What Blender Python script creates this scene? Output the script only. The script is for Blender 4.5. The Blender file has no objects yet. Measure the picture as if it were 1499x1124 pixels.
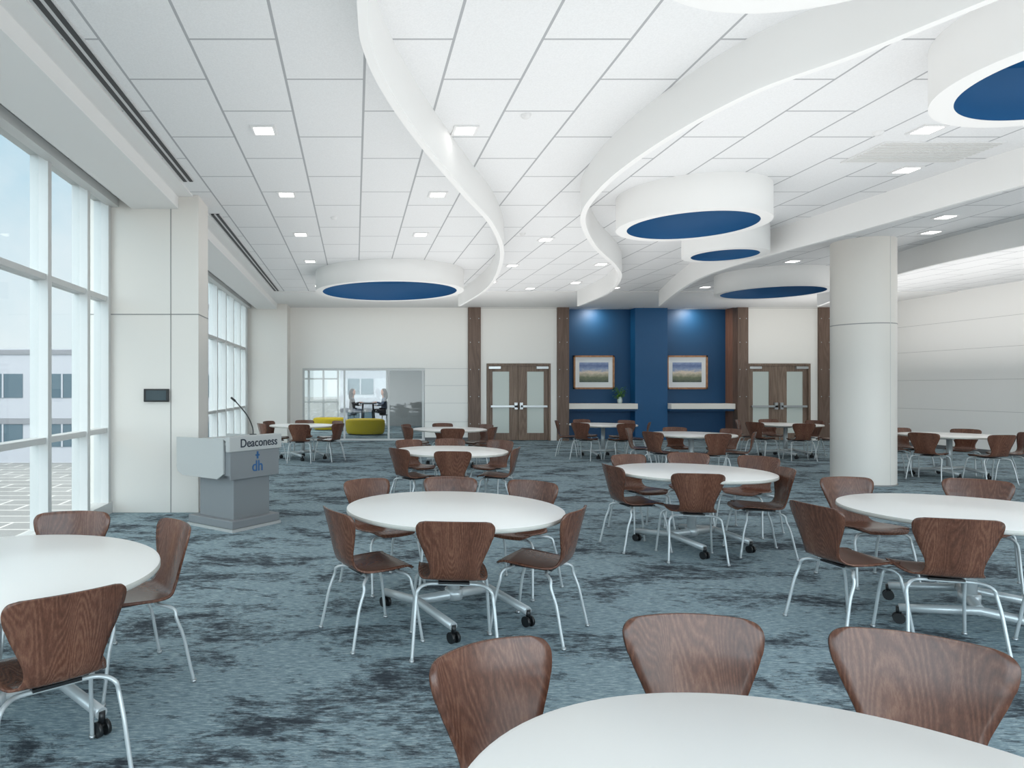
import bpy, bmesh, math, random
from mathutils import Vector, Matrix
random.seed(7)
S = bpy.context.scene
COL = S.collection
def srgb(r,g,b):
    f=lambda c:(c/255/12.92) if c/255<=0.04045 else ((c/255+0.055)/1.055)**2.4
    return (f(r),f(g),f(b),1)
# ---------------------------------------------------------------- materials
def mat(name,col=(200,200,200),rough=0.5,metal=0.0,emit=None,es=1.0,spec=None):
    m=bpy.data.materials.new(name); m.use_nodes=True
    b=m.node_tree.nodes['Principled BSDF']
    b.inputs['Base Color'].default_value=srgb(*col)
    b.inputs['Roughness'].default_value=rough
    b.inputs['Metallic'].default_value=metal
    if spec is not None: b.inputs['Specular IOR Level'].default_value=spec
    if emit:
        b.inputs['Emission Color'].default_value=srgb(*emit); b.inputs['Emission Strength'].default_value=es
    return m
class NT:
    def __init__(s,m): s.t=m.node_tree; s.n=s.t.nodes; s.b=s.n.get('Principled BSDF')
    def new(s,k,**kw):
        n=s.n.new(k)
        for a,v in kw.items(): setattr(n,a,v)
        return n
    def link(s,a,b): s.t.links.new(a,b)
    def math(s,op,a,b=None,c=None):
        n=s.new('ShaderNodeMath',operation=op)
        for i,v in enumerate((a,b,c)):
            if v is None: continue
            if isinstance(v,(int,float)): n.inputs[i].default_value=v
            else: s.link(v,n.inputs[i])
        return n.outputs[0]
    def ramp(s,fac,stops,interp='LINEAR'):
        n=s.new('ShaderNodeValToRGB'); cr=n.color_ramp; cr.interpolation=interp
        while len(cr.elements)<len(stops): cr.elements.new(0.5)
        for e,(p,c) in zip(cr.elements,stops):
            e.position=p; e.color=srgb(*c) if max(c)>1 else (c[0],c[1],c[2],1)
        s.link(fac,n.inputs[0]); return n.outputs[0]
    def objco(s,scale=(1,1,1),loc=(0,0,0)):
        tc=s.new('ShaderNodeTexCoord'); mp=s.new('ShaderNodeMapping')
        mp.inputs['Scale'].default_value=scale; mp.inputs['Location'].default_value=loc
        s.link(tc.outputs['Object'],mp.inputs[0]); return mp.outputs[0]
    def noise(s,co,scale=5,detail=4,rough=.5,dist=0):
        n=s.new('ShaderNodeTexNoise'); s.link(co,n.inputs['Vector'])
        n.inputs['Scale'].default_value=scale; n.inputs['Detail'].default_value=detail
        n.inputs['Roughness'].default_value=rough; n.inputs['Distortion'].default_value=dist
        return n.outputs['Fac']
    def mix(s,f,a,b):
        n=s.new('ShaderNodeMix',data_type='RGBA')
        if isinstance(f,(int,float)): n.inputs[0].default_value=f
        else: s.link(f,n.inputs[0])
        for i,v in ((6,a),(7,b)):
            if isinstance(v,tuple): n.inputs[i].default_value=v
            else: s.link(v,n.inputs[i])
        return n.outputs[2]

M={}
M['white']=mat('wall_white_paint',(243,242,239),.6)
M['wallp']=mat('wall_panel_white',(240,238,233),.35)
M['drywall']=mat('drywall_ceiling',(231,231,230),.6)
M['pier']=mat('pier_panel',(222,218,212),.4)
M['seam']=mat('seam_grey',(150,150,148),.7)
M['seaml']=mat('seam_light',(205,205,202),.7)
M['dark']=mat('black_plastic',(22,24,26),.4)
M['slot']=mat('slot_diffuser_dark',(60,60,62),.6)
M['slotl']=mat('slot_diffuser_light',(205,205,205),.5)
M['mull']=mat('window_frame_aluminium',(202,203,202),.4,.1)
M['silver']=mat('silver_tube',(190,196,198),.32,.35)
M['steel']=mat('brushed_steel',(180,184,186),.3,.8)
M['laminate']=mat('white_laminate',(249,248,245),.28)
M['tedge']=mat('table_edge',(198,195,188),.5)
M['lamp']=mat('downlight_lens',(255,255,255),.5,emit=(255,253,248),es=2.2)
M['trimw']=mat('light_trim',(220,220,220),.5)
M['blue']=mat('blue_wall_paint',(6,68,110),.55)
M['blue2']=mat('blue_pilaster_paint',(8,82,130),.5)
M['drumb']=mat('drum_inner_blue',(18,88,138),.55)
M['counter']=mat('counter_white',(238,232,224),.4)
M['podl']=mat('podium_light',(178,180,179),.45)
M['podg']=mat('podium_grey',(128,132,135),.5)
M['yellow']=mat('yellow_upholstery',(190,166,22),.85)
M['tabdark']=mat('dark_table',(40,42,46),.4)
M['screen']=mat('dark_screen',(52,68,74),.2)
M['conc']=mat('facade_pale',(158,158,163),.8)
M['facwin']=mat('facade_glass',(64,82,92),.6)
M['facband']=mat('facade_band',(116,116,120),.7)
M['skin']=mat('skin',(176,124,100),.5)
M['hair']=mat('hair_dark',(26,20,18),.6)
M['cloth1']=mat('cloth_dark',(34,36,42),.8)
M['cloth2']=mat('cloth_denim',(74,86,104),.8)
M['cloth3']=mat('cloth_grey',(120,120,126),.8)
M['leaf']=mat('leaf_green',(82,132,48),.5)
M['vase']=mat('vase_glass',(200,215,212),.1)
M['baseb']=mat('baseboard_grey',(96,98,100),.6)
M['txt']=mat('sign_text',(38,48,60),.5)
M['logo']=mat('logo_blue',(44,92,140),.5)
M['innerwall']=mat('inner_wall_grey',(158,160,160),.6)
M['frost']=mat('frosted_glass',(206,214,208),.35)
M['mat_board']=mat('picture_mount',(232,236,238),.6)

def glass():
    m=bpy.data.materials.new('window_glass'); m.use_nodes=True; n=NT(m)
    n.n.remove(n.b); out=n.n['Material Output']
    tr=n.new('ShaderNodeBsdfTransparent'); tr.inputs[0].default_value=(.9,.92,.92,1)
    gl=n.new('ShaderNodeBsdfGlossy'); gl.inputs['Roughness'].default_value=.02
    mx=n.new('ShaderNodeMixShader'); mx.inputs[0].default_value=.035
    n.link(tr.outputs[0],mx.inputs[1]); n.link(gl.outputs[0],mx.inputs[2]); n.link(mx.outputs[0],out.inputs[0])
    return m
M['glass']=glass()

def carpet():
    m=mat('carpet_blue',(90,120,140),.97,spec=.1); n=NT(m)
    a=n.noise(n.objco((1.0,1.9,1)),1.15,10,.74,.5)
    b=n.noise(n.objco((7,36,1)),1.6,5,.75)
    c=n.noise(n.objco((5,9,1)),1.9,7,.75)
    s=n.math('ADD',n.math('MULTIPLY',a,.56),n.math('ADD',n.math('MULTIPLY',b,.22),n.math('MULTIPLY',c,.26)))
    mask=n.ramp(s,[(.520,(0,0,0)),(.542,(.5,.5,.5)),(.59,(1,1,1))])
    d=n.noise(n.objco((9,50,1),(3,5,0)),1.8,6,.75)
    light=n.ramp(d,[(.32,(96,115,124)),(.5,(132,152,160)),(.66,(182,196,200))])
    dark=n.ramp(d,[(.3,(38,43,49)),(.7,(78,86,94))])
    n.link(n.mix(mask,light,dark),n.b.inputs['Base Color'])
    return m
M['carpet']=carpet()

def tiles():
    m=mat('ceiling_tile_grid',(232,233,234),.75,spec=.2); n=NT(m)
    tc=n.new('ShaderNodeTexCoord'); sp=n.new('ShaderNodeSeparateXYZ'); n.link(tc.outputs['Object'],sp.inputs[0])
    def line(o,ph,p,w):
        f=n.math('FRACT',n.math('DIVIDE',n.math('ADD',o,-ph+p*20),p))
        return n.math('LESS_THAN',f,w/p)
    # running bond: every other column of 2x4 tiles is shifted half a tile
    col=n.math('FLOOR',n.math('DIVIDE',n.math('ADD',sp.outputs[0],-.06+.61*20),.61))
    even=n.math('LESS_THAN',n.math('FRACT',n.math('MULTIPLY',col,.5)),.25)
    ys=n.math('ADD',sp.outputs[1],n.math('MULTIPLY',even,.61))
    l=n.math('MAXIMUM',line(sp.outputs[0],.06,.61,.02),line(ys,5.3,1.22,.02))
    nz=n.noise(n.objco(),90,2,.6)
    base=n.ramp(nz,[(.3,(222,223,224)),(.7,(230,231,232))])
    n.link(n.mix(l,base,srgb(170,172,175)),n.b.inputs['Base Color'])
    bp=n.new('ShaderNodeBump'); bp.inputs['Strength'].default_value=.3; bp.inputs['Distance'].default_value=.01
    n.link(l,bp.inputs['Height']); n.link(bp.outputs[0],n.b.inputs['Normal'])
    return m
M['tile']=tiles()

def wood(name,c1,c2,c3,sc=(1,1,1),rings=10,rough=.38,rnd=True,lw=.26,fw=.55):
    m=mat(name,c2,rough); n=NT(m)
    tc=n.new('ShaderNodeTexCoord'); co=tc.outputs['Object']
    if rnd:
        oi=n.new('ShaderNodeObjectInfo'); ad=n.new('ShaderNodeVectorMath',operation='ADD')
        cm=n.new('ShaderNodeCombineXYZ'); 
        n.link(n.math('MULTIPLY',oi.outputs['Random'],17.),cm.inputs[0]); n.link(n.math('MULTIPLY',oi.outputs['Random'],91.),cm.inputs[2])
        n.link(co,ad.inputs[0]); n.link(cm.outputs[0],ad.inputs[1]); co=ad.outputs[0]
    mp=n.new('ShaderNodeMapping'); mp.inputs['Scale'].default_value=sc; n.link(co,mp.inputs[0])
    f0=n.noise(mp.outputs[0],1.0,1.2,.4)
    fr=n.math('FRACT',n.math('MULTIPLY',f0,float(rings)))
    tri=n.math('ABSOLUTE',n.math('SUBTRACT',n.math('MULTIPLY',fr,2),1))
    mp2=n.new('ShaderNodeMapping'); mp2.inputs['Scale'].default_value=(150,150,9); n.link(co,mp2.inputs[0])
    fine=n.noise(mp2.outputs[0],1.0,4,.75)
    f=n.math('ADD',n.math('MULTIPLY',tri,lw),n.math('ADD',n.math('MULTIPLY',fine,fw),n.math('MULTIPLY',f0,.35)))
    n.link(n.ramp(f,[(.26,c1),(.52,c2),(.84,c3)]),n.b.inputs['Base Color'])
    return m
M['chairwood']=wood('chair_walnut_ply',(62,37,28),(97,62,48),(142,102,82),(8,3,1.3),30,.26,True,.16,.54)
M['doorwood']=wood('door_wood',(96,78,66),(120,100,86),(144,124,108),(5,5,.5),8,.5,False)
M['postwood']=wood('post_wood',(84,66,56),(102,82,70),(120,98,86),(6,6,.5),8,.5,False)
M['framewood']=wood('frame_wood',(130,88,58),(160,114,78),(180,136,98),(3,3,3),5,.5,False)
M['reveal']=wood('reveal_wood',(108,76,62),(130,94,78),(146,110,92),(5,5,.5),6,.5,False)

def painting():
    m=mat('landscape_painting',(120,140,170),.6); n=NT(m)
    tc=n.new('ShaderNodeTexCoord'); sp=n.new('ShaderNodeSeparateXYZ'); n.link(tc.outputs['Object'],sp.inputs[0])
    nz=n.noise(n.objco((3,1,7)),2.2,5,.6)
    v=n.math('ADD',n.math('MULTIPLY',sp.outputs[2],1.5),n.math('ADD',n.math('MULTIPLY',nz,.35),.32))
    c=n.ramp(v,[(0,(70,84,84)),(.25,(120,128,104)),(.42,(196,188,168)),(.5,(228,214,196)),(.62,(150,168,200)),(.8,(104,124,168)),(1,(160,178,208))])
    n.link(c,n.b.inputs['Base Color']); return m
M['paint']=painting()
def ground():
    m=mat('outside_paving',(190,190,188),.9); n=NT(m)
    br=n.new('ShaderNodeTexBrick'); n.link(n.objco((.05,.05,1)),br.inputs[0])
    br.inputs['Color1'].default_value=srgb(118,120,120); br.inputs['Color2'].default_value=srgb(130,132,132); br.inputs['Mortar'].default_value=srgb(180,180,178)
    br.inputs['Scale'].default_value=3; br.inputs['Mortar Size'].default_value=.012
    n.link(br.outputs[0],n.b.inputs['Base Color']); return m
M['ground']=ground()

# ---------------------------------------------------------------- mesh builder
class MB:
    def __init__(s): s.bm=bmesh.new(); s.mats=[]
    def mi(s,k):
        if k not in s.mats: s.mats.append(k)
        return s.mats.index(k)
    def _fin(s,faces,k,smooth=False):
        i=s.mi(k)
        for f in faces: f.material_index=i; f.smooth=smooth
    def box(s,x0,x1,y0,y1,z0,z1,k,bev=0,mx=None):
        r=bmesh.ops.create_cube(s.bm,size=1)
        vs=r['verts']
        for v in vs:
            v.co=Vector(((x0+x1)/2+v.co.x*(x1-x0),(y0+y1)/2+v.co.y*(y1-y0),(z0+z1)/2+v.co.z*(z1-z0)))
        fs={f for v in vs for f in v.link_faces}
        if bev:
            es=list({e for v in vs for e in v.link_edges})
            rr=bmesh.ops.bevel(s.bm,geom=es,offset=bev,segments=3,affect='EDGES',profile=.5)
            fs={f for v in rr['verts'] for f in v.link_faces}|{f for f in fs if f.is_valid}
            vs=list({v for f in fs for v in f.verts})
        if mx: bmesh.ops.transform(s.bm,matrix=mx,verts=vs)
        s._fin(fs,k); return vs
    def cyl(s,c,r,h,k,seg=32,r2=None,axis='Z',caps=True,smooth=True):
        rr=bmesh.ops.create_cone(s.bm,cap_ends=caps,segments=seg,radius1=r,radius2=r if r2 is None else r2,depth=h)
        vs=rr['verts']
        mx=Matrix.Translation(Vector(c))
        if axis=='X': mx=mx@Matrix.Rotation(math.pi/2,4,'Y')
        if axis=='Y': mx=mx@Matrix.Rotation(math.pi/2,4,'X')
        bmesh.ops.transform(s.bm,matrix=mx,verts=vs)
        fs={f for v in vs for f in v.link_faces}
        s._fin(fs,k); 
        if smooth:
            for f in fs:
                if len(f.verts)==4: f.smooth=True
        return vs
    def tube(s,pts,r,k,seg=8,caps=True):
        pts=[Vector(p) for p in pts]; rings=[]; up=None
        for i,p in enumerate(pts):
            t=(pts[min(i+1,len(pts)-1)]-pts[max(i-1,0)]).normalized()
            if up is None:
                up=Vector((0,0,1)) if abs(t.z)<.9 else Vector((1,0,0))
            a=t.cross(up).normalized(); up=a.cross(t).normalized()
            rad=r[i] if isinstance(r,(list,tuple)) else r
            rings.append([s.bm.verts.new(p+a*math.cos(j*2*math.pi/seg)*rad+up*math.sin(j*2*math.pi/seg)*rad) for j in range(seg)])
        fs=[]
        for A,B in zip(rings,rings[1:]):
            for j in range(seg): fs.append(s.bm.faces.new((A[j],A[(j+1)%seg],B[(j+1)%seg],B[j])))
        s._fin(fs,k,True)
        if caps: s._fin([s.bm.faces.new(rings[0][::-1]),s.bm.faces.new(rings[-1])],k)
    def lathe(s,prof,k,seg=64,c=(0,0),sc=(1,1)):
        """prof rows: (r,z) or (r,z,xoffset)"""
        rings=[[s.bm.verts.new((c[0]+(p[2] if len(p)>2 else 0)+p[0]*sc[0]*math.cos(a*2*math.pi/seg),c[1]+p[0]*sc[1]*math.sin(a*2*math.pi/seg),p[1])) for a in range(seg)] for p in prof]
        fs=[]
        for A,B in zip(rings,rings[1:]):
            for j in range(seg): fs.append(s.bm.faces.new((A[j],A[(j+1)%seg],B[(j+1)%seg],B[j])))
        s._fin(fs,k,True); return rings
    def mesh(s,name,norm=True):
        if norm: bmesh.ops.recalc_face_normals(s.bm,faces=s.bm.faces[:])
        me=bpy.data.meshes.new(name); s.bm.to_mesh(me); s.bm.free()
        for k in s.mats: me.materials.append(M[k])
        return me
    def obj(s,name,parent=None,norm=True,loc=None,rz=0):
        o=bpy.data.objects.new(name,s.mesh(name,norm)); COL.objects.link(o)
        if loc: o.location=loc
        o.rotation_euler=(0,0,rz)
        if parent: o.parent=parent
        return o
def catmull(P,n=8):
    P=[Vector(p) for p in P]; out=[]
    for i in range(len(P)-1):
        p0=P[max(i-1,0)];p1=P[i];p2=P[i+1];p3=P[min(i+2,len(P)-1)]
        for j in range(n):
            t=j/n
            out.append(.5*((2*p1)+(p2-p0)*t+(2*p0-5*p1+4*p2-p3)*t*t+(3*p1-p0-3*p2+p3)*t**3))
    out.append(P[-1]); return out
def box(name,x0,x1,y0,y1,z0,z1,k,bev=0):
    b=MB(); b.box(x0,x1,y0,y1,z0,z1,k,bev); return b.obj(name)
def empty(name,loc=(0,0,0),rz=0):
    e=bpy.data.objects.new(name,None); COL.objects.link(e); e.location=loc; e.rotation_euler=(0,0,rz); return e

YF=20.2; ZC=3.95; XL=-3.1; XR=14.9; Y0=-3.0
# ---------------------------------------------------------------- shell
box('floor',XL-.25,XR+.2,Y0,29,-.2,0,'carpet')
box('ceiling',XL-.25,XR+.2,Y0,29,ZC,ZC+.2,'tile')
box('ceiling_border_strip',-2.02,XR,16.9,YF,ZC-.02,ZC,'drywall')
b=MB(); b.box(-2.78,-2.2,Y0,19.3,3.78,ZC,'drywall'); b.box(-2.2,-2.02,Y0,19.3,ZC-.02,ZC,'drywall'); b.obj('ceiling_window_bulkhead')
for (a,c) in ((Y0,7.9),(9.4,16.8)):
    b=MB()
    b.box(-2.0,-1.86,a,c,ZC-.012,ZC,'slotl'); 
    b.box(-1.985,-1.945,a,c,ZC-.016,ZC-.002,'slot'); b.box(-1.915,-1.875,a,c,ZC-.016,ZC-.002,'slot')
    b.obj('slot_diffuser')
b=MB(); b.box(XR,XR+.2,Y0,YF+.2,0,ZC,'white')
for z in (1.0,1.75,2.5,3.2): b.box(XR-.004,XR,Y0,YF,z,z+.01,'seaml')
b.obj('wall_right')
box('baseboard_right',XR-.015,XR,Y0,YF,0,.1,'baseb')
# ---------------------------------------------------------------- window walls
def window(name,y0,y1,mulls):
    b=MB(); x0,x1=XL-.12,XL+.06
    for y in mulls: b.box(x0,x1,y-.04,y+.04,.12,3.94,'mull')
    for z in (1.0,2.62): b.box(x0+.02,x1-.02,y0,y1,z,z+.06,'mull')
    b.box(x0-.01,x1+.02,y0,y1,0,.14,'mull'); b.box(x0-.01,x1+.01,y0,y1,3.86,3.95,'mull')
    b.box(XL+.04,XL+.16,y0,y1,3.8,3.9,'mull')
    b.box(XL-.04,XL-.03,y0,y1,.1,3.94,'glass')
    return b.obj(name)
window('window_1',Y0,8.5,[Y0+.05,-1.2,-.2,.8,1.8,2.8,3.8,4.8,5.8,6.8,7.8,8.455])
window('window_2',9.05,19.3,[9.1,10.1,11.1,12.1,13.1,14.1,15.1,16.1,17.1,18.1,19.0,19.255])
def pier(name,y0,y1,x1,zs,seam):
    b=MB(); b.box(XL-.2,x1,y0,y1,0,ZC,'pier',.004)
    for z in zs: b.box(XL-.2,x1+.003,y0-.003,y1,z,z+.014,'seam')
    if seam: b.box(seam,seam+.012,y0-.003,y0+.01,0,ZC,'seam')
    return b.obj(name)
pier('wall_pier',8.5,9.05,-1.95,[2.46],-2.3)
pier('wall_pier',19.3,YF+.05,-1.92,[],None)
b=MB(); b.box(-2.62,-2.31,8.455,8.495,1.38,1.54,'dark',.006); b.box(-2.59,-2.34,8.452,8.456,1.40,1.52,'screen')
b.obj('wall_control_panel')

# ---------------------------------------------------------------- far wall
def wp(x0,x1,z0,z1,seams=()):
    b=MB(); b.box(x0,x1,YF,YF+.15,z0,z1,'wallp')
    for z in seams: b.box(x0,x1,YF-.003,YF,z,z+.012,'seaml')
    b.obj('wall_far')
wp(-1.92,3.33,2.14,ZC); wp(-1.92,-1.56,0,2.14); wp(2.06,3.33,0,2.14,(.55,1.1,1.62,2.12))
wp(3.70,5.96,2.28,ZC,(3.9,)); wp(11.58,13.67,2.28,ZC,(3.9,))
wp(3.70,3.88,0,2.28); wp(5.78,5.96,0,2.28); wp(13.46,13.67,0,2.28); wp(14.02,XR,0,ZC)
box('baseboard_far',2.06,3.33,YF-.015,YF,0,.09,'baseb')
for i,(x0,x1) in enumerate(((3.33,3.70),(5.96,6.30),(11.27,11.58),(13.67,14.02))):
    b=MB(); b.box(x0,x1,YF-.08,YF+.2,0,ZC-.02,'postwood')
    for z in (.5,1.3,2.1,2.9,3.6):
        for x in (x0+.06,x1-.06): b.cyl((x,YF-.082,z),.014,.01,'steel',8,axis='Y')
    b.obj('trim_post')
box('wall_alcove_blue',6.3,11.27,YF+.6,YF+.75,0,ZC,'blue')
box('wall_alcove_pilaster',8.38,9.35,YF+.25,YF+.6,0,ZC,'blue2')
box('wall_alcove_side',6.24,6.3,YF+.2,YF+.75,0,ZC,'blue')
box('wall_alcove_reveal',11.27,11.33,YF+.2,YF+.75,0,ZC,'reveal')
for x0,x1 in ((6.31,8.37),(9.36,11.26)):
    b=MB(); b.box(x0,x1,YF+.02,YF+.59,.93,1.09,'counter',.01); b.box(x0,x1,YF+.1,YF+.59,.87,.93,'blue'); b.obj('counter_shelf')
for xc in (7.25,10.08):
    b=MB(); w,h=.62,.51; y=YF+.545
    for (a,c,d,e) in ((-w,w,h-.05,h),(-w,w,-h,-h+.05),(-w,-w+.05,-h,h),(w-.05,w,-h,h)): b.box(a,c,-.02,.05,d,e,'framewood')
    b.box(-w+.04,w-.04,.01,.05,-h+.04,h-.04,'mat_board'); b.box(-.44,.44,.004,.01,-.30,.30,'paint')
    b.obj('framed_painting',loc=(xc,y,2.03))
def door(name,x0,x1):
    b=MB(); zt=2.22; y=YF+.08
    b.box(x0,x0+.06,YF-.02,YF+.15,0,zt,'doorwood'); b.box(x1-.06,x1,YF-.02,YF+.15,0,zt,'doorwood'); b.box(x0,x1,YF-.02,YF+.15,zt,zt+.05,'doorwood')
    xm=(x0+x1)/2
    for s,(a,c) in ((1,(x0+.065,xm-.004)),(-1,(xm+.004,x1-.065))):
        hi=.26 if s==1 else .12; ho=.12 if s==1 else .26
        la,lc=a+ho,c-hi
        b.box(a,la,y-.03,y+.02,0.01,zt,'doorwood'); b.box(lc,c,y-.03,y+.02,0.01,zt,'doorwood')
        b.box(la,lc,y-.03,y+.02,0.01,.22,'doorwood'); b.box(la,lc,y-.03,y+.02,zt-.18,zt,'doorwood')
        b.box(la,lc,y-.015,y,.22,zt-.18,'frost')
        b.box(a+.06,c-.03,y-.10,y-.05,.98,1.04,'steel'); b.box((c-.12 if s==1 else a+.03),(c-.03 if s==1 else a+.12),y-.1,y-.03,.92,1.12,'steel')
        b.box((a if s==1 else c-.35),(a+.35 if s==1 else c),y-.1,y-.03,zt-.1,zt-.03,'steel')
    b.obj(name)
door('door_1',3.885,5.775); door('door_2',11.6,13.455)
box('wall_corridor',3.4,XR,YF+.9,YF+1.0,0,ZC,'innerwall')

b=MB(); 
for x in (-1.54,-.33,.98,2.0): b.box(x-.018,x+.038,YF+.025,YF+.095,.05,2.07,'mull')
b.box(-1.56,2.06,YF+.02,YF+.1,2.07,2.135,'mull'); b.box(-1.56,2.06,YF+.02,YF+.1,0,.05,'mull'); b.box(-1.55,2.05,YF+.055,YF+.065,.05,2.07,'glass')
b.obj('window_lounge')
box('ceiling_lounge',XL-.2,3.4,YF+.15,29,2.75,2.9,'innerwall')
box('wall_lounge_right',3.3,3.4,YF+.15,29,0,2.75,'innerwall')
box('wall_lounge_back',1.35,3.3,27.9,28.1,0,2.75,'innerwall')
b=MB()
for x in (-3.1,-2.5,-1.9,-1.3,-.7,1.3): b.box(x-.04,x+.04,27.9,28.05,0,2.75,'mull')
for z in (0,.95,1.9): b.box(-3.1,-.7,27.92,28.02,z,z+.06,'mull')
b.box(-.7,1.35,27.92,28.02,0,.1,'mull'); b.box(-3.1,1.35,27.97,27.98,0,2.75,'glass'); b.obj('window_3')
b=MB()
for y in range(21,28): b.box(XL-.1,XL+.05,y-.04,y+.04,0,2.75,'mull')
for z in (0,1.0,1.9): b.box(XL-.08,XL+.03,YF+.1,27.9,z,z+.06,'mull')
b.obj('window_4')
def ottoman(x,y,rx,ry,h):
    b=MB(); prof=[(.001,h),(.8,h),(.93,h-.02),(.99,h-.07),(1,h*.6),(.97,.12),(.93,.05),(.9,.03)]
    b.lathe(prof,'yellow',48); b.lathe([(.86,.03),(.86,0),(.001,0)],'tabdark',32)
    for v in b.bm.verts: v.co.x*=rx; v.co.y*=ry
    b.obj('yellow_ottoman',loc=(x,y,0))
ottoman(.34,22.9,.66,.5,.52); ottoman(-.95,25.3,.62,.45,.46)

# ---------------------------------------------------------------- people
def skinobj(name,chains,k,parent,sub=2,root=0):
    verts,edges=chains
    bm=bmesh.new(); L=bm.verts.layers.skin.verify()
    vs=[]
    for i,(c,r) in enumerate(verts):
        v=bm.verts.new(c); rr=r if isinstance(r,tuple) else (r,r); v[L].radius=rr; v[L].use_root=(i==root); vs.append(v)
    for a,c in edges: bm.edges.new((vs[a],vs[c]))
    me=bpy.data.meshes.new(name); bm.to_mesh(me); bm.free()
    o=bpy.data.objects.new(name,me); COL.objects.link(o); me.materials.append(M[k])
    sk=o.modifiers.new('skin','SKIN'); sk.use_smooth_shade=True
    sb=o.modifiers.new('sub','SUBSURF'); sb.levels=sub; sb.render_levels=sub
    o.parent=parent; return o
def person(x,y,rz,top,legs):
    e=empty('seated_person',(x,y,0),rz); sh=.74
    V=[((0,0,sh),.13),((.01,0,sh+.14),.115),((.02,0,sh+.30),.125),((.0,0,sh+.42),.10),((.01,0,sh+.48),.055),
       ((.0,.15,sh+.41),.062),((.06,.21,sh+.22),.047),((.27,.16,sh+.19),.036),
       ((.0,-.15,sh+.41),.062),((.06,-.21,sh+.22),.047),((.27,-.16,sh+.30),.036)]
    E=[(0,1),(1,2),(2,3),(3,4),(3,5),(5,6),(6,7),(3,8),(8,9),(9,10)]
    skinobj('torso_clothing',(V,E),top,e)
    V=[((0,0,sh-.02),.135),((.05,.09,sh-.03),.095),((.40,.12,sh-.0),.066),((.40,.11,sh-.36),.05),((.34,.11,.27),.038),((.46,.12,.235),.035),
       ((.05,-.09,sh-.03),.095),((.42,-.11,sh-.0),.066),((.36,-.10,sh-.36),.05),((.28,-.10,.27),.038),((.40,-.11,.235),.035)]
    E=[(0,1),(1,2),(2,3),(3,4),(4,5),(0,6),(6,7),(7,8),(8,9),(9,10)]
    skinobj('legs_clothing',(V,E),legs,e)
    hz=sh+.665
    b=MB(); b.lathe([(.001,hz-.26),(.052,hz-.25,-.01),(.048,hz-.15,-.008),(.048,hz-.11,.0),(.056,hz-.10,.022),(.066,hz-.07,.014),(.076,hz-.02,.004),(.080,hz+.03,0),(.074,hz+.075,-.004),(.055,hz+.105,-.006),(.001,hz+.12,-.006)],'skin',24,c=(.03,0),sc=(1.12,.95))
    b.tube([(.108,0,hz+.02),(.130,0,hz-.018),(.108,0,hz-.025)],[.008,.014,.008],'skin')
    for s in(-1,1):
        b.cyl((.108,s*.03,hz+.012),.009,.008,'hair',8,axis='X'); b.cyl((.03,s*.076,hz-.0),.022,.014,'skin',10,axis='Y')
    b.box(.095,.108,-.022,.022,hz-.062,hz-.054,'cloth3'); b.obj('head',parent=e)
    b=MB(); b.lathe([(.001,hz+.138,.01),(.045,hz+.13,.008),(.078,hz+.105,.004),(.092,hz+.06,-.006),(.098,hz+.0,-.024),(.094,hz-.08,-.04),(.086,hz-.16,-.05),(.07,hz-.24,-.055),(.03,hz-.27,-.055),(.001,hz-.27,-.055)],'hair',24,c=(.012,0),sc=(.92,.98)); b.obj('hair_long',parent=e)
    for s,hh in ((1,.19),(-1,.30)):
        px,py,pz=.27,s*.16,sh+hh
        V=[((px-.01,py,pz),.026),((px+.05,py,pz+.0),(.036,.016)),((px+.09,py,pz),(.036,.014))]
        skinobj('palm',(V,[(0,1),(1,2)]),'skin',e,1)
        b=MB()
        for i,ln in enumerate((.062,.074,.07,.055)):
            yy=py+(i-1.5)*.019
            b.tube([(px+.085,yy,pz),(px+.085+ln*.5,yy,pz-.002),(px+.085+ln*.85,yy,pz-.018),(px+.085+ln,yy,pz-.032)],[.009,.0085,.0075,.006],'skin',6)
        b.tube([(px+.03,py-s*.03,pz),(px+.06,py-s*.055,pz-.005),(px+.09,py-s*.06,pz-.015)],[.011,.01,.007],'skin',6)
        b.obj('fingers',parent=e)
def stool(x,y):
    b=MB(); b.lathe([(.001,.60),(.16,.60),(.18,.585),(.16,.57),(.001,.56)],'tabdark',24)
    for a in range(4):
        t=math.pi/4+a*math.pi/2; b.tube([(.1*math.cos(t),.1*math.sin(t),.57),(.21*math.cos(t),.21*math.sin(t),0)],.012,'steel')
    b.tube([(.18*math.cos(t*math.pi/8),.18*math.sin(t*math.pi/8),.2) for t in range(17)],.008,'steel',6)
    b.obj('bar_stool',loc=(x,y,0))
stool(-.12,24.6); person(-.12,24.6,0,'cloth1','cloth2'); stool(1.05,24.6); person(1.05,24.6,math.pi,'cloth2','cloth1')
b=MB(); b.box(-.30,.30,-.6,.6,.98,1.02,'tabdark',.008)
for sx in(-1,1):
    for sy in(-1,1): b.tube([(sx*.18,sy*.4,.98),(sx*.25,sy*.55,0)],.022,'tabdark')
b.obj('high_table',loc=(.46,24.75,0))

# ---------------------------------------------------------------- round column
CR=.445
b=MB(); b.lathe([(CR,0),(CR,ZC)],'pier',72); b.lathe([(CR+.003,2.57),(CR+.003,2.585)],'seam',72); b.lathe([(CR+.012,0),(CR+.012,.02)],'seam',72)
for a in (-75,105): 
    t=math.radians(a); b.box(CR-.005,CR+.003,-.004,.004,0,ZC,'seaml',mx=Matrix.Rotation(t,4,'Z'))
b.obj('round_column',loc=(8.33,11.21,0))

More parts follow.
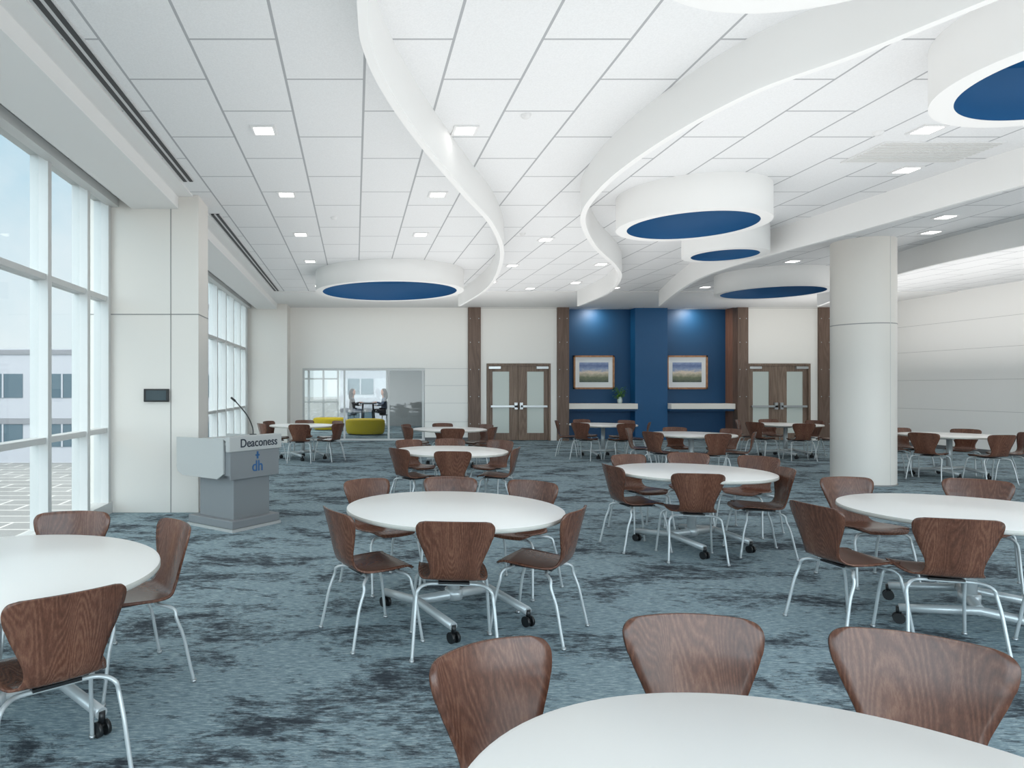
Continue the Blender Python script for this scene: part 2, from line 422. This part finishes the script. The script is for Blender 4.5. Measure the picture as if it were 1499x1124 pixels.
# ---------------------------------------------------------------- ceiling curved fascias
def blade(pts):
    k=.953
    P=catmull([(p[0]*k,p[1]*k,0) for p in pts],14); b=MB(); z0,z1=3.57,ZC; t=.03
    L=[];
    for i,p in enumerate(P):
        d=(P[min(i+1,len(P)-1)]-P[max(i-1,0)]).normalized(); nrm=Vector((-d.y,d.x,0))
        L.append([(p+nrm*s*t)+Vector((0,0,z)) for s,z in((-1,z0),(1,z0),(1,z1),(-1,z1))])
    for j in range(4):
        k=(j+1)%4
        A=[b.bm.verts.new(l[j]) for l in L]; B=[b.bm.verts.new(l[k]) for l in L]
        fs=[b.bm.faces.new((A[i],B[i],B[i+1],A[i+1])) for i in range(len(L)-1)]
        b._fin(fs,'drywall',True)
    b.obj('curved_ceiling_fascia')
blade([(.3,-2.5),(.1,0),(.02,2),(.04,3.73),(.09,4.34),(.28,5.07),(.64,6.09),(1.2,7.49),(1.78,8.9),(2.3,10.7),(2.68,13),(2.82,15),(2.7,17.7)])
blade([(6,-1.5),(5,1),(4.2,2.5),(3.6,3.5),(3.2,4.34),(2.85,4.95),(2.64,6.0),(2.62,7.24),(2.85,8.55),(3.57,10.2),(4.53,11.9),(5.13,13.25),(5.65,15.3),(5.78,17.7)])
blade([(9.5,0),(8.6,3),(7.5,5.5),(7.02,7.07),(6.9,8.2),(6.78,9.7),(6.64,11),(6.62,12.8),(7.05,14.8),(7.9,17.7)])
blade([(12.5,3),(11.2,6),(10.3,8.2),(9.95,10.2),(10.1,12.6),(11,15),(12,17.7)])

# ---------------------------------------------------------------- drums
for x,y,ri,ro in ((.71,14.2,1.385,1.53),(4.15,8.44,.74,.87),(5.57,10.3,.46,.59),(8.75,14.35,.96,1.08),(4.82,4.35,.76,.90),(2.1,2.74,.78,.91)):
    b=MB(); b.lathe([(ro,ZC),(ro,3.55),(ri,3.55)],'drywall',96)
    b.lathe([(ri,3.551),(ri,ZC-.01),(.001,ZC-.011)],'drumb',96)
    b.bm.normal_update()
    for f in b.bm.faces: f.smooth=abs(f.normal.z)<.5
    o=b.obj('ceiling_drum',norm=False,loc=(x,y,0))

# ---------------------------------------------------------------- downlights
LP=[(x,y) for x in(-.85,1.02) for y in (2.0,4.1,6.35,8.45,10.65,12.9,16.0)]
LP+=[(3.07,y) for y in (11,13.35,15.4,16.4)]+[(4.75,13.2),(5.0,15.5)]+[(6.2,5.4),(5.3,6.33),(6.05,7.5),(7.0,9.9),(6.2,16.3),(8.26,9.56),(8.85,10.5),(8.26,12.9),(8.3,16.2),(11,9.5),(11,13),(10.3,16.2),(12.5,16.2),(12.8,11.5),(8.3,6.5),(11.3,6)]
LP+=[(2.2,16.3),(0,15.95),(4.2,16.4)]
drums=((.71,14.2,1.6),(4.15,8.44,1.0),(5.6,10.3,.75),(8.75,14.35,1.3),(4.75,4.4,1.05),(2.1,2.74,1.0))
for x,y in LP:
    if any((x-a)**2+(y-c)**2<r*r for a,c,r in drums): continue
    b=MB(); b.box(-.115,.115,-.115,.115,-.012,.0,'trimw'); b.box(-.085,.085,-.085,.085,-.016,-.01,'lamp'); b.obj('recessed_downlight',loc=(x,y,ZC))
b=MB(); b.box(-.6,.6,-.3,.3,-.012,0,'trimw')
for i in range(12): b.box(-.57,.57,-.28+i*.047,-.265+i*.047,-.016,-.01,'seaml')
b.obj('air_return_grille',loc=(5.75,6.95,ZC))
for x,y in ((1.5,6.0),(2.6,10.6),(-.3,9.6),(4.9,6.4),(7.6,8.6)):
    b=MB(); b.lathe([(.001,-.03),(.03,-.03),(.045,-.01),(.05,0)],'trimw',16); b.obj('sprinkler_head',loc=(x,y,ZC))

# ---------------------------------------------------------------- dining chair
def chair_mesh():
    b=MB()
    P=[(.222,.418,.135,0),(.214,.430,.168,0),(.195,.438,.186,0),(.14,.446,.200,0),(.04,.440,.205,0),(-.06,.434,.200,0),(-.13,.436,.182,.05),(-.175,.452,.158,.3),
       (-.203,.49,.142,.6),(-.222,.54,.147,.85),(-.238,.60,.170,1),(-.253,.66,.196,1),(-.268,.72,.216,1),(-.28,.765,.223,1),(-.286,.788,.215,1),(-.290,.800,.198,1),(-.291,.806,.173,1)]
    Q=catmull([Vector((p[0],p[1],p[2])) for p in P],4)
    W=[];n=4
    for i in range(len(P)-1):
        for j in range(n): W.append(P[i][3]+(P[i+1][3]-P[i][3])*j/n)
    W.append(1)
    nv=14; rows=[]
    for q,w in zip(Q,W):
        row=[]
        for j in range(nv+1):
            v=-1+2*j/nv; x=v*q.z
            yy=q.x+w*1.0*x*x; zz=q.y+(1-w)*.25*x*x-(w)*.15*x*x*(1 if q.y>.7 else 0)
            if q.x>.17: yy-=.5*x*x
            row.append(b.bm.verts.new((x,yy,zz)))
        rows.append(row)
    fs=[]
    for A,B in zip(rows,rows[1:]):
        for j in range(nv): fs.append(b.bm.faces.new((A[j],B[j],B[j+1],A[j+1])))
    b._fin(fs,'chairwood',True)
    bmesh.ops.recalc_face_normals(b.bm,faces=fs)
    bmesh.ops.solidify(b.bm,geom=fs,thickness=.011)
    for f in b.bm.faces: f.smooth=True; f.material_index=0
    for fy,sy,ky,zz in ((.225,.165,.13,.412),(-.245,-.16,-.10,.408)):
        pts=[(-.245,fy,.008),(-.236,fy*.72+sy*.28,.12),(-.2265,fy*.4+sy*.6,.25),(-.219,sy,.345),(-.208,sy*.93+ky*.07,.385),(-.180,(sy+ky)/2,zz-.004),(-.13,ky,zz),(0,ky,zz)]
        pts=pts+[(-p[0],p[1],p[2]) for p in pts[-2::-1]]
        b.tube(catmull(pts,4),.0098,'silver',8)
        for s in (-1,1): b.cyl((s*.245,fy,.008),.014,.016,'steel',10)
    b.box(-.09,.09,-.12,.15,.412,.424,'dark')
    return b.mesh('dining_chair',norm=False)
CM=chair_mesh()
def chair_at(bx,by,fx,fy):
    l=math.hypot(fx,fy); fx/=l; fy/=l
    o=bpy.data.objects.new('dining_chair',CM); COL.objects.link(o)
    o.location=(bx+.28*fx,by+.28*fy,0); o.rotation_euler=(0,0,math.atan2(-fx,fy))
R=.73
def table_mesh():
    b=MB(); zt=.74
    b.lathe([(.001,zt),(R-.012,zt),(R-.003,zt-.004)],'laminate',96)
    b.lathe([(R-.003,zt-.004),(R,zt-.012),(R,zt-.026),(R-.01,zt-.032),(.001,zt-.032)],'tedge',96)
    b.box(-.3,.3,-.04,.04,.665,.708,'silver'); b.box(-.32,-.26,-.28,.28,.675,.708,'silver'); b.box(.26,.32,-.28,.28,.675,.708,'silver')
    b.cyl((0,0,.40),.042,.54,'silver',20); b.cyl((0,0,.155),.06,.07,'silver',20)
    b.tube([(-.30,0,.15),(.30,0,.15)],.032,'silver',12)
    for s in (-1,1):
        b.tube([(s*.30,-.40,.10),(s*.30,-.2,.125),(s*.30,0,.15),(s*.30,.2,.125),(s*.30,.40,.10)],.028,'silver',12)
        for t in (-1,1):
            b.cyl((s*.30,t*.40,.085),.016,.05,'dark',10); b.cyl((s*.30+.02,t*.40,.034),.034,.018,'dark',16,axis='X'); b.cyl((s*.30-.02,t*.40,.034),.034,.018,'dark',16,axis='X')
            b.cyl((s*.30,t*.40,.045),.012,.05,'dark',8,axis='X')
    return b.mesh('round_table')
TM=table_mesh()
def table_at(x,y,rz): 
    o=bpy.data.objects.new('round_table',TM); COL.objects.link(o); o.location=(x,y,0); o.rotation_euler=(0,0,rz)
def ring(tx,ty,spec,rz):
    table_at(tx,ty,rz)
    for s in spec:
        bx,by=s[0],s[1]; fx,fy=(tx-bx,ty-by) if len(s)<4 else (s[2],s[3])
        chair_at(bx,by,fx,fy)
def polar(tx,ty,rot,rad=1.0,n=6,rz=0):
    sp=[]
    for i in range(n):
        a=math.radians(rot+i*360/n+random.uniform(-5,5)); r=rad+random.uniform(-.05,.1)
        sp.append((tx+r*math.cos(a),ty+r*math.sin(a)))
    ring(tx,ty,sp,rz)
ring(.87,1.10,[(.37,2.0,.45,-.8),(1.09,2.25,-.05,-1),(1.70,2.07,-.5,-.8)],.3)
ring(-1.63,3.06,[(-1.03,2.48,-.64,.77),(-.97,3.82,-.8,-.6),(-1.7,4.14,.1,-1),(-2.6,3.5)],.9)
ring(.67,4.65,[(-.15,4.18,.9,.42),(.56,3.80,.08,1),(1.40,4.22,-.8,.55),(.07,5.62),(.80,5.75),(1.45,5.5)],.5)
ring(4.09,4.55,[(2.92,4.4,1,.12),(3.45,3.88,.3,1),(4.35,3.72,-.1,1),(4.1,5.75,-.0,-1),(5.1,5.6,-.7,-.8),(5.25,4.5)],1.0)
ring(3.29,6.68,[(2.45,6.62,1,.1),(3.0,5.95,.2,1),(4.05,6.35,-.95,.2),(3.05,7.7),(3.85,7.9),(4.45,7.5)],.4)
ring(1.25,8.9,[(.5,8.45),(1.15,8.05),(2.05,8.55),(.75,9.9),(1.4,10.1),(2.1,9.8)],.6)
polar(1.88,13.6,30,rz=.3); polar(5.95,12.1,25,rz=.8); polar(5.55,15.3,40,rz=.1); polar(9.7,15.4,20,rz=.5)
polar(10.35,11.9,33,rz=.2); polar(-1.15,15.0,30,.95,rz=.7)

# ---------------------------------------------------------------- podium
pe=empty('lectern',(-1.36,7.80,0),math.radians(-38))
b=MB(); b.box(-.40,.34,-.36,.36,.03,.12,'podg',.01); b.box(-.41,.35,-.37,.37,.0,.03,'podl')
b.box(-.30,.26,-.27,.27,.12,.64,'podg'); b.obj('base',parent=pe)
b=MB(); 
for s in (-1,1):
    y0=s*.36; y1=s*.385
    poly=[(-.58,.99),(.22,1.0),(.22,.62),(.12,.56),(-.46,.56),(-.56,.60),(-.58,.66)]
    A=[b.bm.verts.new((p[0],y0,p[1])) for p in poly]; B=[b.bm.verts.new((p[0],y1,p[1])) for p in poly]; n_=len(poly)
    fs=[b.bm.faces.new(A),b.bm.faces.new(B[::-1])]+[b.bm.faces.new((A[i],A[(i+1)%n_],B[(i+1)%n_],B[i])) for i in range(n_)]
    b._fin(fs,'podl')
b.box(-.30,.29,-.355,.355,.60,.94,'podg'); b.box(-.56,.24,-.36,.36,.93,.96,'podl'); b.obj('upper_cabinet',parent=pe)
b=MB(); b.box(.27,.335,-.40,.40,.86,1.03,'podl',.012); b.box(.06,.30,-.38,.38,.985,1.01,'podl',.005); b.box(.30,.318,-.37,.37,.56,.86,'podg',.004); b.obj('front_sign_panel',parent=pe)
b=MB(); P=catmull([(.12,.15,1.0),(.11,.15,1.10),(.05,.12,1.24),(-.08,.06,1.40)],6); b.tube(P,.007,'dark',8); b.tube([(-.08,.06,1.40),(-.13,.04,1.44)],.013,'dark',8); b.cyl((.12,.15,1.015),.04,.02,'dark',16); b.obj('gooseneck_microphone',parent=pe)
def text(name,t,size,loc,k,parent):
    c=bpy.data.curves.new(name,'FONT'); c.body=t; c.size=size; c.align_x='CENTER'; c.align_y='CENTER'; c.extrude=.002; c.offset=.0015
    c.materials.append(M[k]); o=bpy.data.objects.new(name,c); COL.objects.link(o); o.location=loc; o.rotation_euler=(math.pi/2,0,math.pi/2); o.parent=parent
text('sign_lettering','Deaconess',.13,(.337,.04,.945),'txt',pe); text('logo_lettering','dh',.17,(.320,.03,.68),'logo',pe)
b=MB(); b.box(.318,.322,.018,.042,.765,.845,'logo'); b.box(.318,.322,0,.06,.795,.815,'logo'); b.obj('logo_cross',parent=pe)

# ---------------------------------------------------------------- plant
b=MB(); b.lathe([(.001,0),(.06,0),(.075,.08),(.06,.18),(.045,.2)],'vase',20)
for i in range(34):
    a=random.uniform(0,6.28); r=random.uniform(.08,.26); h=random.uniform(.2,.5)
    tip=Vector((r*math.cos(a),r*math.sin(a)*.8,h)); b.tube(catmull([(0,0,.12),(tip.x*.3,tip.y*.3,h*.75),tip],4),.004,'leaf',5)
    for j in range(3):
        c=tip*(1-.16*j)+Vector((random.uniform(-.03,.03),random.uniform(-.03,.03),0)); d=Vector((math.cos(a+random.uniform(-.9,.9)),math.sin(a+random.uniform(-.9,.9)),random.uniform(-.4,.5))).normalized(); s=d.cross(Vector((0,0,1))).normalized()*.032
        v=[b.bm.verts.new(q) for q in (c-d*.05,c+s,c+d*.05,c-s)]; b._fin([b.bm.faces.new(v)],'leaf')
b.obj('potted_plant',loc=(7.93,YF+.28,1.09),norm=False)

# ---------------------------------------------------------------- outside
box('ground_outside',-300,300,-100,500,-5.2,-5,'ground')
def bld(x0,x1,y,zt):
    b=MB(); b.box(x0,x1,y,y+15,-5,zt,'conc'); b.box(x0,x1,y-.1,y,zt-.5,zt-.1,'facband')
    for z in (.7,-3.6):
        xx=x0+1
        while xx<x1-4: b.box(xx,xx+3.4,y-.05,y+.02,z,z+2.1,'facwin'); b.box(xx+1.6,xx+1.75,y-.1,y,z,z+2.1,'conc'); xx+=5.2
    b.box(x0,x1,y-.12,y,-1.6,-1.1,'facband'); b.obj('office_building')
bld(-70,-18,60,5.0); bld(-17,-8,64,9.5); 
bld(-2,60,90,7)

# ---------------------------------------------------------------- lights
W=bpy.data.worlds.new('sky'); S.world=W; W.use_nodes=True; n=NT(W); bg=n.n['Background']
tc=n.new('ShaderNodeTexCoord'); sp=n.new('ShaderNodeSeparateXYZ'); n.link(tc.outputs['Generated'],sp.inputs[0])
base=n.ramp(sp.outputs[2],[(0,(226,236,239)),(.32,(178,212,230)),(.55,(222,222,220)),(1,(228,226,222))])
nz=n.noise(tc.outputs['Generated'],3,6,.6)
cl=n.ramp(nz,[(.50,(0,0,0)),(.75,(.7,.7,.7))])
n.link(n.mix(cl,base,(.86,.88,.9,1)),bg.inputs[0])
back=n.math('MINIMUM',1.0,n.math('MAXIMUM',n.math('MULTIPLY',sp.outputs[1],-1.6),0))
up=n.math('MAXIMUM',n.math('SUBTRACT',n.math('MULTIPLY',sp.outputs[2],2),.8),0)
n.link(n.math('ADD',.74,n.math('ADD',n.math('MULTIPLY',back,2.5),n.math('MULTIPLY',up,1.5))),bg.inputs[1])
def area(name,loc,sx,sy,p,rot=(0,0,0),col=(1,1,1)):
    l=bpy.data.lights.new(name,'AREA'); l.shape='RECTANGLE'; l.size=sx; l.size_y=sy; l.energy=p; l.color=col
    o=bpy.data.objects.new(name,l); COL.objects.link(o); o.location=loc; o.rotation_euler=rot
WC=(1,.972,.945)  # tint of the added ceiling fill lamps
D=1.8
area('added_ceiling_fill',(2.6,8.9,1.95),6.4,19.0,6.4*19*D,(math.pi,0,0),WC)  # added fill aimed up at the ceiling, unseen from below; no such fixture
area('added_ceiling_fill',(12.0,9.1,1.95),3.4,19.4,3.4*19.4*D*1.55,(math.pi,0,0),WC)  # same added fill, along the right side
area('added_ceiling_fill',(8.2,3.2,1.95),4.4,7.0,4.4*7*D,(math.pi,0,0),WC)  # same added fill, in front of the column
area('lounge_light',(0,24.5,2.7),3,3,60)
for x in (7.2,10.1): area('alcove_downlight',(x,YF+.2,3.9),.3,.3,9,(math.radians(15),0,0),(1,.88,.75))

cam=bpy.data.cameras.new('camera'); co=bpy.data.objects.new('camera',cam); COL.objects.link(co); S.camera=co
co.location=(0,0,1.55); co.rotation_euler=(math.pi/2,0,0); cam.sensor_width=36; cam.lens=1000/1499*36
cam.shift_x=(749.5-520)/1499; cam.shift_y=(568-562)/1499; cam.clip_start=.05; cam.clip_end=1000
S.view_settings.view_transform='Standard'; S.view_settings.exposure=.8
